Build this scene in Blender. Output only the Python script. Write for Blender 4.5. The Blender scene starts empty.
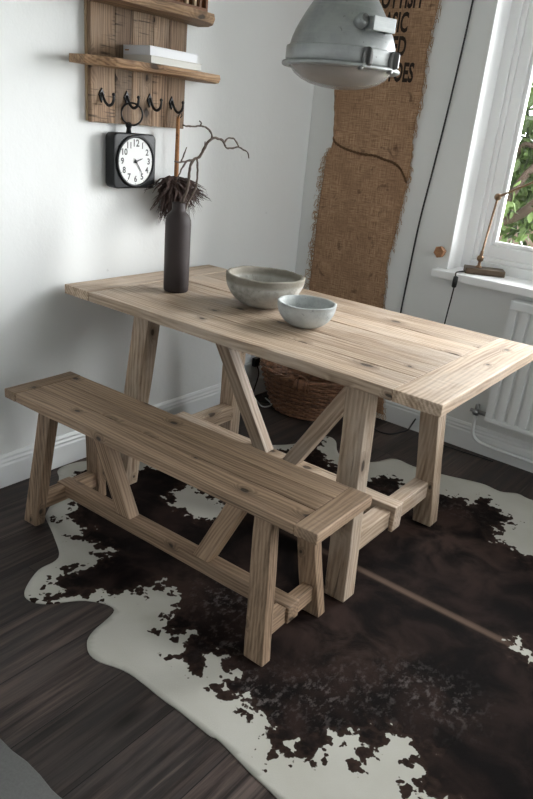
import bpy, bmesh, math, random
import numpy as np
from mathutils import Vector, Matrix, noise as mnoise
random.seed(7)
C = bpy.context.scene
COL = C.collection
PI = math.pi

# ------------------------------------------------------------------ node helpers
class NT:
    def __init__(s, name):
        s.m = bpy.data.materials.new(name); s.m.use_nodes = True
        s.t = s.m.node_tree; s.n = s.t.nodes; s.n.clear()
        s.out = s.n.new('ShaderNodeOutputMaterial')
        s.b = s.n.new('ShaderNodeBsdfPrincipled')
        s.t.links.new(s.b.outputs[0], s.out.inputs[0])
    def link(s, a, b):
        s.t.links.new(a, b)
    def put(s, sock, v):
        if v is None: return
        if hasattr(v, 'is_output'): s.link(v, sock)
        elif isinstance(v, (tuple, list)) and len(v) == 3 and sock.type == 'RGBA': sock.default_value = (*v, 1)
        else: sock.default_value = v
    def attr(s, name, out='Vector'):
        a = s.n.new('ShaderNodeAttribute'); a.attribute_name = name; return a.outputs[out]
    def obj(s):
        return s.n.new('ShaderNodeTexCoord').outputs['Object']
    def vm(s, op, a, b=None):
        n = s.n.new('ShaderNodeVectorMath'); n.operation = op
        s.put(n.inputs[0], a); s.put(n.inputs[1], b)
        return n.outputs['Value'] if op in ('LENGTH', 'DISTANCE', 'DOT_PRODUCT') else n.outputs[0]
    def ma(s, op, a, b=None, c=None):
        n = s.n.new('ShaderNodeMath'); n.operation = op
        s.put(n.inputs[0], a); s.put(n.inputs[1], b)
        if c is not None: s.put(n.inputs[2], c)
        return n.outputs[0]
    def sep(s, v):
        n = s.n.new('ShaderNodeSeparateXYZ'); s.put(n.inputs[0], v); return n.outputs
    def comb(s, x, y, z):
        n = s.n.new('ShaderNodeCombineXYZ')
        for i, q in enumerate((x, y, z)): s.put(n.inputs[i], q)
        return n.outputs[0]
    def noise(s, v, scale=5, detail=2, rough=.5, dist=0, col=False):
        n = s.n.new('ShaderNodeTexNoise'); s.put(n.inputs['Vector'], v)
        n.inputs['Scale'].default_value = scale; n.inputs['Detail'].default_value = detail
        n.inputs['Roughness'].default_value = rough; n.inputs['Distortion'].default_value = dist
        return n.outputs['Color' if col else 'Fac']
    def vor(s, v, scale=5, out='Distance', feature='F1', rnd=1):
        n = s.n.new('ShaderNodeTexVoronoi'); s.put(n.inputs['Vector'], v); n.feature = feature
        n.inputs['Scale'].default_value = scale; n.inputs['Randomness'].default_value = rnd
        return n.outputs[out]
    def wave(s, v, scale, dist=0, detail=2, dscale=1, direction='Y'):
        n = s.n.new('ShaderNodeTexWave'); s.put(n.inputs['Vector'], v); n.bands_direction = direction
        n.inputs['Scale'].default_value = scale; n.inputs['Distortion'].default_value = dist
        n.inputs['Detail'].default_value = detail; n.inputs['Detail Scale'].default_value = dscale
        return n.outputs['Fac']
    def ss(s, v, a, b, lo=0., hi=1.):
        n = s.n.new('ShaderNodeMapRange'); n.interpolation_type = 'SMOOTHSTEP'
        s.put(n.inputs[0], v)
        for i, q in enumerate((a, b, lo, hi)): n.inputs[i + 1].default_value = q
        return n.outputs[0]
    def mix(s, f, a, b, mode='MIX'):
        n = s.n.new('ShaderNodeMix'); n.data_type = 'RGBA'; n.blend_type = mode
        s.put(n.inputs['Factor'], f); s.put(n.inputs[6], a); s.put(n.inputs[7], b)
        return n.outputs[2]
    def bump(s, h, strength=.3, dist=.002):
        n = s.n.new('ShaderNodeBump'); n.inputs['Strength'].default_value = strength
        n.inputs['Distance'].default_value = dist; s.put(n.inputs['Height'], h)
        s.link(n.outputs[0], s.b.inputs['Normal'])
    def fin(s, col=None, rough=None, metal=None, spec=None):
        s.put(s.b.inputs['Base Color'], col); s.put(s.b.inputs['Roughness'], rough)
        s.put(s.b.inputs['Metallic'], metal); s.put(s.b.inputs['Specular IOR Level'], spec)
        return s.m

def srgb(r, g, b):
    f = lambda c: c / 12.92 if c <= .04045 else ((c + .055) / 1.055) ** 2.4
    return tuple(f(c / 255) for c in (r, g, b))

def plain(name, col, rough=.5, metal=0., var=.12, scale=30, bump=0., spec=.5):
    t = NT(name); o = t.obj()
    n = t.noise(o, scale, 4, .6)
    c = t.mix(n, tuple(x * (1 - var) for x in col), tuple(min(1, x * (1 + var)) for x in col))
    if bump: t.bump(t.noise(o, scale * 6, 3, .6), bump, .002)
    return t.fin(c, rough, metal, spec)

def wood(name, light, dark, grey, knots=.55, ringscale=26, bump=.35, greyamt=.45, contrast=1., rough=.62, kscale=1.0, cross=0.):
    """grain runs along the first axis of the 'gc' attribute"""
    t = NT(name); g = t.attr('gc'); tone = t.attr('tone', 'Fac')
    x, y, z = t.sep(g)[:3]
    yz = t.ma('ADD', y, z)
    wob = t.sep(t.noise(g, 16, 2, .5, 0, True))
    kv = t.comb(t.ma('ADD', t.ma('MULTIPLY', x, 5.2 * kscale), t.ma('MULTIPLY', wob[0], .16)), t.ma('ADD', t.ma('MULTIPLY', yz, 8.5 * kscale), t.ma('MULTIPLY', wob[1], .16)), 0.)
    def v2(out):
        n = t.n.new('ShaderNodeTexVoronoi'); n.voronoi_dimensions = '2D'; n.inputs['Scale'].default_value = 1; t.link(kv, n.inputs['Vector']); return n.outputs[out]
    kd = v2('Distance'); kc = t.sep(v2('Color'))[0]
    on = t.ma('GREATER_THAN', kc, 1 - knots)
    size = t.ss(kc, 1 - knots, 1.0, .5, 1.3)
    kds = t.ma('DIVIDE', kd, size)
    core = t.ma('MULTIPLY', t.ss(kds, .10, .055), on)
    halo = t.ma('MULTIPLY', t.ss(kds, .30, .06), on)
    warp = t.noise(t.vm('MULTIPLY', g, (1.3, 6, 6)), 1, 3, .5)
    ry = t.ma('ADD', yz, t.ma('MULTIPLY', warp, .10))
    ry = t.ma('ADD', ry, t.ma('MULTIPLY', halo, .030))
    rings = t.wave(t.comb(t.ma('MULTIPLY', x, .22), ry, 0.), ringscale, 1.6, 2, 1.2)
    fib = t.noise(t.vm('MULTIPLY', g, (2.4, 75, 75)), 1, 5, .68)
    fine = t.noise(t.vm('MULTIPLY', g, (8, 260, 260)), 1, 2, .6)
    band = t.noise(t.vm('MULTIPLY', g, (1.1, 20, 20)), 1, 3, .6, .3)
    patch = t.noise(t.vm('MULTIPLY', g, (2.6, 7, 7)), 1, 4, .62)
    f = t.ma('MULTIPLY', rings, .40 * contrast)
    f = t.ma('ADD', f, t.ma('MULTIPLY', t.ss(fib, .36, .66), .42 * contrast))
    f = t.ma('ADD', f, t.ma('MULTIPLY', t.ss(band, .38, .66), .34 * contrast))
    f = t.ma('ADD', f, t.ma('MULTIPLY', t.ma('SUBTRACT', fine, .55), .5))
    c = t.mix(f, light, dark)
    c = t.mix(t.ma('MULTIPLY', t.ss(patch, .44, .66), greyamt), c, grey)
    crack = t.noise(t.vm('MULTIPLY', g, (1.0, 34, 34)), 1, 3, .6, .5)
    c = t.mix(t.ma('MULTIPLY', t.ss(crack, .66, .73), .6), c, tuple(q * .42 for q in dark))
    c = t.mix(t.ma('MULTIPLY', t.ss(crack, .36, .30), .35), c, tuple(min(1, q * 1.18) for q in light))
    if cross:
        cr = t.noise(t.vm('MULTIPLY', g, (130, 9, 9)), 1, 3, .6); cp = t.noise(t.vm('MULTIPLY', g, (5, 9, 9)), 1, 2, .5)
        c = t.mix(t.ma('MULTIPLY', t.ma('MULTIPLY', t.ss(cr, .54, .66), t.ss(cp, .48, .62)), cross), c, tuple(q * .3 for q in dark))
    c = t.mix(t.ma('MULTIPLY', halo, .55), c, tuple(q * .72 for q in dark))
    c = t.mix(t.ma('MULTIPLY', core, .9), c, tuple(q * .2 for q in dark))
    tn = t.ma('ADD', .78, t.ma('MULTIPLY', tone, .42))
    c = t.mix(1.0, c, t.comb(tn, tn, tn), 'MULTIPLY')
    saw = t.noise(t.vm('MULTIPLY', g, (110, 4, 4)), 1, 2, .5)
    h = t.ma('ADD', t.ma('MULTIPLY', fib, 1.0), t.ma('MULTIPLY', fine, .4))
    h = t.ma('ADD', h, t.ma('MULTIPLY', t.ma('MULTIPLY', saw, t.ss(patch, .48, .62)), .8))
    h = t.ma('SUBTRACT', h, t.ma('MULTIPLY', core, .5))
    h = t.ma('SUBTRACT', h, t.ma('MULTIPLY', t.ss(crack, .63, .70), .6))
    t.bump(h, bump, .003)
    return t.fin(c, rough, 0, .4)

# ------------------------------------------------------------------ mesh builder
class MB:
    """collects closed pieces and links them as ONE mesh object"""
    def __init__(s): s.v = []; s.f = []; s.g = []; s.t = []; s.sm = []
    def bm(s, bm, axes=None, smooth=False, tone=None):
        off = len(s.v); bm.verts.index_update()
        if axes is None: axes = (Vector((1, 0, 0)), Vector((0, 1, 0)), Vector((0, 0, 1)))
        o = Vector((random.uniform(0, 40), random.uniform(0, 40), random.uniform(0, 40)))
        tn = random.random() if tone is None else tone
        for v in bm.verts:
            s.v.append(v.co.copy()); s.g.append(Vector((v.co.dot(axes[0]), v.co.dot(axes[1]), v.co.dot(axes[2]))) + o); s.t.append(tn)
        for f in bm.faces:
            s.f.append([off + v.index for v in f.verts]); s.sm.append(smooth)
        bm.free()
        return s
    def prism(s, a, b, axes=None, bev=.003, cuts=0, jit=0., seg=2, tone=None):
        """a, b: two matching loops (lists of points)"""
        bm = bmesh.new(); n = len(a)
        rings = []
        for k in range(cuts + 2):
            u = k / (cuts + 1)
            rings.append([bm.verts.new(Vector(p).lerp(Vector(q), u)) for p, q in zip(a, b)])
        for r0, r1 in zip(rings, rings[1:]):
            for i in range(n): bm.faces.new((r0[i], r0[(i + 1) % n], r1[(i + 1) % n], r1[i]))
        bm.faces.new(rings[0][::-1]); bm.faces.new(rings[-1])
        bmesh.ops.recalc_face_normals(bm, faces=bm.faces[:])
        if jit:
            sd = Vector((random.random() * 50, random.random() * 50, 0))
            for v in bm.verts:
                v.co += mnoise.noise_vector(v.co * 9 + sd) * jit
        if bev:
            es = [e for e in bm.edges if len(e.link_faces) == 2 and e.calc_face_angle(0) > .6]
            bmesh.ops.bevel(bm, geom=es, offset=bev, segments=seg, profile=.6, affect='EDGES')
        return s.bm(bm, axes, tone=tone)
    def box(s, lo, hi, grain='x', bev=.003, cuts=0, jit=0., seg=2, tone=None):
        (x0, y0, z0), (x1, y1, z1) = lo, hi
        X, Y, Z = Vector((1, 0, 0)), Vector((0, 1, 0)), Vector((0, 0, 1))
        if grain == 'x':
            a = [(x0, y0, z0), (x0, y1, z0), (x0, y1, z1), (x0, y0, z1)]; b = [(x1, p[1], p[2]) for p in a]; ax = (X, Y, Z)
        elif grain == 'y':
            a = [(x0, y0, z0), (x1, y0, z0), (x1, y0, z1), (x0, y0, z1)]; b = [(p[0], y1, p[2]) for p in a]; ax = (Y, X, Z)
        else:
            a = [(x0, y0, z0), (x1, y0, z0), (x1, y1, z0), (x0, y1, z0)]; b = [(p[0], p[1], z1) for p in a]; ax = (Z, X, Y)
        return s.prism(a, b, ax, bev, cuts, jit, seg, tone)
    def tube(s, pts, r, n=8, closed=False, tone=None, caps=True):
        pts = [Vector(p) for p in pts]; m = len(pts)
        rr = r if isinstance(r, (list, tuple)) else [r] * m
        bm = bmesh.new(); rings = []
        up = None
        for i, p in enumerate(pts):
            if closed: d = (pts[(i + 1) % m] - pts[i - 1]).normalized()
            else: d = (pts[min(i + 1, m - 1)] - pts[max(i - 1, 0)]).normalized()
            if up is None:
                up = Vector((0, 0, 1)) if abs(d.z) < .9 else Vector((1, 0, 0))
            u = (up - d * up.dot(d))
            if u.length < 1e-4: u = d.orthogonal()
            u.normalize(); up = u; w = d.cross(u)
            rings.append([bm.verts.new(p + (u * math.cos(2 * PI * k / n) + w * math.sin(2 * PI * k / n)) * rr[i]) for k in range(n)])
        pr = list(zip(rings, rings[1:])) + ([(rings[-1], rings[0])] if closed else [])
        for a, b in pr:
            for k in range(n): bm.faces.new((a[k], a[(k + 1) % n], b[(k + 1) % n], b[k]))
        if not closed and caps:
            bm.faces.new(rings[0][::-1]); bm.faces.new(rings[-1])
        bmesh.ops.recalc_face_normals(bm, faces=bm.faces[:])
        return s.bm(bm, None, True, tone)
    def lathe(s, prof, c=(0, 0, 0), n=48, wob=None, M=None, closed=False):
        """prof: (r, z) list; r = 0 closes an end"""
        bm = bmesh.new(); rings = []
        M = M or Matrix.Translation(Vector(c))
        for r, z in prof:
            if r < 1e-6: rings.append([bm.verts.new(M @ Vector((0, 0, z)))])
            else:
                ring = []
                for k in range(n):
                    a = 2 * PI * k / n; q = Vector((r * math.cos(a), r * math.sin(a), z))
                    if wob: q = wob(q, a)
                    ring.append(bm.verts.new(M @ q))
                rings.append(ring)
        prs = list(zip(rings, rings[1:])) + ([(rings[-1], rings[0])] if closed else [])
        for a, b in prs:
            for k in range(n):
                k2 = (k + 1) % n
                if len(a) == 1 and len(b) == 1: continue
                if len(a) == 1: bm.faces.new((a[0], b[k], b[k2]))
                elif len(b) == 1: bm.faces.new((a[k2], a[k], b[0]))
                else: bm.faces.new((a[k], b[k], b[k2], a[k2]))
        bmesh.ops.recalc_face_normals(bm, faces=bm.faces[:])
        return s.bm(bm, None, True)
    def build(s, name, mat, parent=None, loc=None, autosmooth=None):
        me = bpy.data.meshes.new(name)
        me.from_pydata([tuple(v) for v in s.v], [], s.f); me.update()
        a = me.attributes.new('gc', 'FLOAT_VECTOR', 'POINT'); a.data.foreach_set('vector', [q for v in s.g for q in v])
        a = me.attributes.new('tone', 'FLOAT', 'POINT'); a.data.foreach_set('value', s.t)
        me.polygons.foreach_set('use_smooth', s.sm)
        if mat: me.materials.append(mat)
        o = bpy.data.objects.new(name, me); COL.objects.link(o)
        if autosmooth:
            me.set_sharp_from_angle(angle=math.radians(autosmooth))
        if parent: o.parent = parent
        if loc: o.location = loc
        return o

def tag(o, label=None, cat=None, group=None, kind=None):
    if label: o['label'] = label
    if cat: o['category'] = cat
    if group: o['group'] = group
    if kind: o['kind'] = kind
    return o
def empty(name, loc, rz=0, rx=0, ry=0):
    o = bpy.data.objects.new(name, None); COL.objects.link(o); o.location = loc
    o.rotation_euler = (rx, ry, rz); o.empty_display_size = .05
    return o
def struct(o): o['kind'] = 'structure'; return o
def spline(pts, per=8):
    """Catmull-Rom through the points"""
    P = [Vector(p) for p in pts]; P = [P[0] * 2 - P[1]] + P + [P[-1] * 2 - P[-2]]; out = []
    for i in range(1, len(P) - 2):
        p0, p1, p2, p3 = P[i - 1:i + 3]
        for k in range(per):
            t = k / per
            out.append(.5 * ((2 * p1) + (p2 - p0) * t + (2 * p0 - 5 * p1 + 4 * p2 - p3) * t * t + (3 * p1 - p0 - 3 * p2 + p3) * t ** 3))
    out.append(P[-2]); return out
def text_mesh(body, size, align='CENTER', bold=0.0, sx=1.0):
    cu = bpy.data.curves.new('lettering', 'FONT'); cu.body = body; cu.size = size
    cu.align_x = align; cu.align_y = 'CENTER'; cu.offset = bold; cu.resolution_u = 3
    o = bpy.data.objects.new('lettering', cu); COL.objects.link(o)
    dg = bpy.context.evaluated_depsgraph_get(); dg.update()
    me = bpy.data.meshes.new_from_object(o.evaluated_get(dg))
    bm = bmesh.new(); bm.from_mesh(me); bpy.data.objects.remove(o); bpy.data.curves.remove(cu); bpy.data.meshes.remove(me)
    for v in bm.verts: v.co.x *= sx
    return bm

# ------------------------------------------------------------------ materials
M = {}
M['table'] = wood('pale_reclaimed_pine', (.60, .468, .345), (.215, .142, .09), (.54, .455, .375), .32, 20, .75, .5, .95, .5)
M['bench'] = wood('brown_reclaimed_pine', (.40, .277, .183), (.105, .065, .038), (.325, .24, .172), .52, 24, .55, .35, .9, .6, 1.1)
M['shelfwood'] = wood('rustic_brown_board', (.36, .235, .145), (.085, .048, .027), (.30, .235, .17), .5, 28, .7, .4, 1.0, .7, 1.0, .8)
M['liveedge'] = wood('warm_brown_plank', (.46, .29, .165), (.13, .07, .036), (.36, .27, .19), .6, 22, .7, .35, 1.0)
M['redwood'] = wood('reddish_brown_slat', (.26, .11, .05), (.10, .04, .018), (.22, .12, .07), .2, 30, .3, .2)
M['paleslat'] = wood('pale_slat', (.50, .38, .25), (.30, .2, .11), (.45, .38, .3), .2, 30, .3, .2)
M['peg'] = wood('turned_beech', (.42, .22, .11), (.27, .12, .055), (.4, .25, .14), .0, 60, .1, .1)
M['handle'] = wood('amber_stick', (.42, .20, .075), (.24, .10, .035), (.40, .2, .09), .3, 40, .2, .1)

def wall_mat():
    t = NT('white_plaster'); o = t.obj()
    n = t.noise(o, 2.2, 5, .6); n2 = t.noise(o, 16, 4, .6)
    c = t.mix(n, (.75, .77, .765), (.81, .825, .815))
    spot = t.vor(o, 7); pick = t.sep(t.vor(o, 7, 'Color'))[0]
    s = t.ma('MULTIPLY', t.ss(spot, .06, .03), t.ma('GREATER_THAN', pick, .82))
    sm = t.ma('MULTIPLY', s, t.ss(n2, .45, .6))
    c = t.mix(t.ma('MULTIPLY', sm, .35), c, (.36, .37, .37))
    h = t.ma('ADD', t.ma('MULTIPLY', n2, .7), t.ma('MULTIPLY', t.noise(o, 90, 3, .6), .25))
    h = t.ma('SUBTRACT', h, t.ma('MULTIPLY', sm, 1.0))
    t.bump(h, .35, .006)
    return t.fin(c, .62, 0, .35)
M['wall'] = wall_mat()
M['trim'] = plain('white_gloss_paint', (.80, .825, .83), .32, 0, .03, 12)
M['upvc'] = plain('white_window_paint', (.90, .91, .91), .28, 0, .02, 10)
M['radiator'] = plain('radiator_enamel', (.74, .76, .76), .35, 0, .03, 10)

def floor_mat():
    t = NT('dark_plank_floor'); o = t.obj(); x, y, z = t.sep(o)[:3]
    b = t.n.new('ShaderNodeTexBrick'); t.link(t.comb(t.ma('ADD', y, .37), t.ma('ADD', x, .055), 0.), b.inputs['Vector'])
    b.offset = .37; b.offset_frequency = 3
    b.inputs['Scale'].default_value = 1; b.inputs['Brick Width'].default_value = 1.22; b.inputs['Row Height'].default_value = .19
    b.inputs['Mortar Size'].default_value = .0016; b.inputs['Mortar Smooth'].default_value = .2
    b.inputs['Color1'].default_value = (0, 0, 0, 1); b.inputs['Color2'].default_value = (1, 1, 1, 1); b.inputs['Mortar'].default_value = (.5, .5, .5, 1)
    tone = t.sep(b.outputs['Color'])[0]; mort = b.outputs['Fac']
    g = t.comb(y, t.ma('ADD', x, t.ma('MULTIPLY', tone, 3.)), t.ma('MULTIPLY', tone, 7.))
    fib = t.noise(t.vm('MULTIPLY', g, (2.2, 46, 1)), 1, 6, .66, .3)
    big = t.noise(t.vm('MULTIPLY', g, (2.0, 8, 1)), 1, 4, .6, .8)
    str_ = t.noise(t.vm('MULTIPLY', g, (1.3, 60, 1)), 1, 3, .6, .2)
    c = t.mix(t.ss(fib, .34, .68), (.016, .0112, .010), (.130, .096, .083))
    c = t.mix(t.ma('MULTIPLY', t.ss(big, .35, .7), .6), c, (.060, .054, .052))
    c = t.mix(t.ma('MULTIPLY', t.ss(str_, .60, .72), .8), c, (.014, .010, .009))
    c = t.mix(t.ma('MULTIPLY', t.ss(str_, .36, .30), .45), c, (.21, .16, .135))
    kv = t.vm('MULTIPLY', g, (2.3, 6.5, 1)); kd = t.vor(kv, 1); kc = t.sep(t.vor(kv, 1, 'Color'))[0]
    k = t.ma('MULTIPLY', t.ss(kd, .22, .04), t.ma('GREATER_THAN', kc, .68))
    c = t.mix(t.ma('MULTIPLY', k, t.ss(fib, .42, .5, .3, .95)), c, (.012, .009, .008))
    tn = t.ma('ADD', .42, t.ma('MULTIPLY', tone, .42))
    c = t.mix(1., c, t.comb(tn, tn, tn), 'MULTIPLY')
    c = t.mix(mort, c, (.006, .005, .005))
    t.bump(t.ma('SUBTRACT', t.ma('MULTIPLY', fib, .5), mort), .35, .002)
    return t.fin(c, t.ss(fib, .3, .7, .42, .6), 0, .25)
M['floor'] = floor_mat()

def hide_mat():
    t = NT('cowhide_hair'); o = t.obj(); sd = t.attr('sd', 'Fac'); gy = t.attr('roan', 'Fac'); sp = t.attr('spine', 'Fac'); br = t.attr('tan', 'Fac')
    wv = t.vm('ADD', o, t.vm('MULTIPLY', t.noise(o, 45, 2, .5, 0, True), (.022, .022, .0)))
    n1 = t.noise(o, 22, 3, .5, .4); n2 = t.noise(o, 75, 3, .6)
    b1 = t.vor(wv, 26); b2 = t.vor(wv, 60)
    f = t.ma('ADD', t.ma('ADD', sd, .018), t.ma('MULTIPLY', t.ma('SUBTRACT', n1, .5), .13))
    f = t.ma('ADD', f, t.ma('MULTIPLY', t.ma('SUBTRACT', .36, b1), .075))
    f = t.ma('ADD', f, t.ma('MULTIPLY', t.ma('SUBTRACT', .36, b2), .046))
    f = t.ma('ADD', f, t.ma('MULTIPLY', t.ma('SUBTRACT', n2, .5), .018))
    dark = t.ss(f, -.0035, .0035)
    hair = t.noise(t.vm('MULTIPLY', o, (170, 700, 1)), 1, 2, .6)
    cloud = t.noise(o, 7, 4, .6, .5)
    white = t.mix(t.noise(o, 5, 3, .6), (.36, .345, .295), (.49, .485, .445))
    white = t.mix(t.ma('MULTIPLY', hair, .25), white, (.33, .32, .285))
    blk = t.mix(t.ss(cloud, .38, .72), (.0034, .0025, .0025), (.022, .0132, .0112))
    # thinner, browner hair at the rim of the dark patches
    blk = t.mix(t.ma('MULTIPLY', t.ss(f, .05, 0.), .5), blk, (.048, .028, .021))
    blk = t.mix(t.ma('MULTIPLY', br, t.ss(cloud, .3, .6)), blk, (.058, .036, .029))
    spk = t.noise(t.vm('MULTIPLY', o, (60, 34, 1)), 1, 4, .7)
    spk2 = t.noise(o, 30, 3, .6)
    ro = t.ma('MULTIPLY', gy, t.ma('MULTIPLY', t.ss(spk, .47, .62), t.ss(spk2, .42, .56)))
    blk = t.mix(t.ma('MULTIPLY', ro, .5), blk, (.20, .175, .165))
    blk = t.mix(t.ma('MULTIPLY', sp, .8), blk, (.17, .115, .085))
    blk = t.mix(t.ma('MULTIPLY', hair, .25), blk, (.012, .009, .0085))
    c = t.mix(dark, white, blk)
    t.bump(t.ma('ADD', hair, t.ma('MULTIPLY', cloud, .6)), .35, .003)
    return t.fin(c, t.ss(dark, 0, 1, .85, .75), 0, .05)
M['hide'] = hide_mat()
M['hideback'] = plain('tanned_leather', (.22, .16, .11), .8)
M['mat'] = plain('grey_short_pile', (.115, .115, .112), .9, 0, .25, 160, .5)

def burlap_mat():
    t = NT('jute_sacking'); o = t.obj(); x, y, z = t.sep(o)[:3]
    wa = t.noise(t.comb(t.ma('MULTIPLY', x, 330), 0., t.ma('MULTIPLY', z, 16)), 1, 2, .6)
    wb = t.noise(t.comb(t.ma('MULTIPLY', x, 16), 3., t.ma('MULTIPLY', z, 330)), 1, 2, .6)
    cl = t.noise(o, 5, 4, .6); st = t.noise(o, 14, 3, .6, .6)
    c = t.mix(t.ss(t.ma('ADD', t.ma('MULTIPLY', wa, .5), t.ma('MULTIPLY', wb, .5)), .36, .64), (.225, .135, .082), (.52, .335, .21))
    c = t.mix(t.ma('MULTIPLY', t.ss(cl, .42, .66), .55), c, (.25, .15, .09))
    c = t.mix(t.ma('MULTIPLY', t.ss(st, .60, .72), .65), c, (.10, .06, .038))
    t.bump(t.ma('ADD', wa, wb), .6, .002)
    return t.fin(c, .9, 0, .1)
M['burlap'] = burlap_mat()
M['fringe'] = plain('jute_thread', (.42, .27, .16), .9, 0, .4, 60, 0, .1)
M['cord'] = plain('brown_jute_cord', (.13, .075, .042), .9, 0, .4, 90, 0, .1)
M['ink'] = plain('faded_black_ink', (.035, .026, .021), .9, 0, .5, 90, 0, .1)
def metal_mat():
    t = NT('galvanised_spun_metal'); o = t.obj()
    n = t.noise(o, 9, 5, .65); s = t.noise(o, 60, 3, .6); sc = t.noise(t.vm('MULTIPLY', o, (8, 8, 160)), 1, 2, .5)
    c = t.mix(t.ss(n, .3, .7), (.27, .285, .285), (.39, .405, .40))
    c = t.mix(t.ma('MULTIPLY', t.ss(s, .66, .74), .6), c, (.12, .11, .10))
    c = t.mix(t.ma('MULTIPLY', t.ss(sc, .55, .7), .15), c, (.5, .51, .5))
    t.bump(t.ma('ADD', s, sc), .12, .002)
    return t.fin(c, t.ss(n, .3, .7, .36, .52), .65, .5)
M['metal'] = metal_mat()
M['darkmetal'] = plain('darkened_steel', (.19, .19, .185), .45, .6, .3, 40)
def lens_mat():
    t = NT('dusty_lens_glass'); o = t.obj()
    c = t.mix(t.noise(o, 12, 4, .6), (.46, .41, .37), (.62, .57, .53))
    t.fin(c, .22, 0, .5); t.b.inputs['Transmission Weight'].default_value = .55; t.b.inputs['IOR'].default_value = 1.35
    return t.m
M['lens'] = lens_mat()
M['iron'] = plain('black_cast_iron', (.016, .016, .017), .36, .35, .4, 80, .2)
M['clockblack'] = plain('black_painted_tin', (.008, .009, .0105), .4, 0, .3, 25, 0, .3)
M['dial'] = plain('off_white_dial', (.72, .73, .72), .4, 0, .03, 20)
M['dialink'] = plain('dial_black', (.015, .016, .018), .5)
M['dialgrey'] = plain('dial_faint_grey', (.42, .43, .43), .5)
M['vase'] = plain('matt_black_brown_ceramic', (.030, .0215, .0205), .62, 0, .12, 30, .08, .35)
M['feather'] = plain('dark_brown_feather', (.055, .032, .026), .75, 0, .8, 60)
M['twig'] = plain('dry_bark', (.085, .062, .048), .85, 0, .5, 90, .5)
def concrete(name, a, b, moss):
    t = NT(name); o = t.obj(); n = t.noise(o, 14, 5, .65); n2 = t.noise(o, 90, 3, .6)
    z = t.sep(o)[2]
    c = t.mix(t.ss(n, .32, .66), a, b)
    c = t.mix(t.ma('MULTIPLY', t.ss(n2, .6, .72), .5), c, tuple(q * .5 for q in a))
    if moss:
        c = t.mix(t.ma('MULTIPLY', t.ss(t.ma('ADD', z, t.ma('MULTIPLY', n, .03)),   .100, .114), .75), c, moss)
    t.bump(t.ma('ADD', n, t.ma('MULTIPLY', n2, .5)), .35, .004)
    return t.fin(c, .8, 0, .25)
M['bowlbig'] = concrete('mossy_grey_stone', (.215, .21, .185), (.43, .42, .385), (.16, .14, .105))
M['bowlsmall'] = concrete('pale_grey_concrete', (.31, .33, .325), (.43, .45, .44), None)
def wicker_mat():
    t = NT('brown_willow'); o = t.obj(); tone = t.attr('tone', 'Fac'); n = t.noise(o, 60, 4, .65)
    f = t.ma('ADD', t.ma('MULTIPLY', tone, .6), t.ma('MULTIPLY', t.ss(n, .3, .7), .5))
    c = t.mix(f, (.045, .021, .012), (.27, .135, .075))
    t.bump(t.noise(o, 150, 2, .6), .4, .002)
    return t.fin(c, .5, 0, .4)
M['wicker'] = wicker_mat()
M['cable'] = plain('black_cable', (.008, .008, .009), .5)
M['brass'] = plain('aged_brass', (.24, .15, .09), .36, .8, .35, 40)
M['bronze'] = plain('dark_bronze', (.11, .078, .052), .5, .55, .3, 30)
M['chrome'] = plain('dull_chrome', (.30, .30, .30), .3, .9, .2, 30)
M['paper'] = plain('page_block', (.66, .65, .61), .8, 0, .05, 200)
M['coverwhite'] = plain('white_cover', (.70, .71, .74), .5, 0, .03, 10)
M['covercream'] = plain('cream_cover', (.62, .60, .55), .6, 0, .04, 10)
M['plastic'] = plain('white_plastic', (.60, .63, .65), .4, 0, .03, 10)
M['bark'] = plain('garden_bark', (.065, .042, .030), .9, 0, .5, 18, .8)
def leaf_mat():
    t = NT('green_leaf'); c = t.mix(t.attr('tone', 'Fac'), (.020, .036, .008), (.17, .25, .075))
    t.fin(c, .5); t.b.inputs['Transmission Weight'].default_value = .0
    return t.m
M['leaf'] = leaf_mat()
M['pinkwall'] = plain('pink_render', (.42, .29, .27), .8, 0, .1, 20)
M['grass'] = plain('lawn', (.10, .15, .05), .9, 0, .4, 30)
def glass():
    t = NT('window_glass'); t.n.remove(t.b)
    tr = t.n.new('ShaderNodeBsdfTransparent'); gl = t.n.new('ShaderNodeBsdfGlossy'); gl.inputs['Roughness'].default_value = .02
    fr = t.n.new('ShaderNodeFresnel'); fr.inputs['IOR'].default_value = 1.25
    mx = t.n.new('ShaderNodeMixShader'); t.link(fr.outputs[0], mx.inputs[0]); t.link(tr.outputs[0], mx.inputs[1]); t.link(gl.outputs[0], mx.inputs[2])
    t.link(mx.outputs[0], t.out.inputs[0]); return t.m
M['glass'] = glass()

# ------------------------------------------------------------------ setting
XR, YB, ZC = 3.9, -4.6, 2.5
WX0, WX1, WZ0, WZ1, WD = .863, 2.45, .822, 2.15, .30      # window opening, wall depth
def slab(name, lo, hi, mat):
    return struct(MB().box(lo, hi, bev=0).build(name, mat))
slab('floor', (-.3, YB, -.12), (XR, .3, 0), M['floor'])
slab('wall_left', (-.3, YB, 0), (0, .3, ZC), M['wall'])
slab('ceiling', (-.3, YB, ZC), (XR, .3, ZC + .1), M['wall'])
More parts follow.
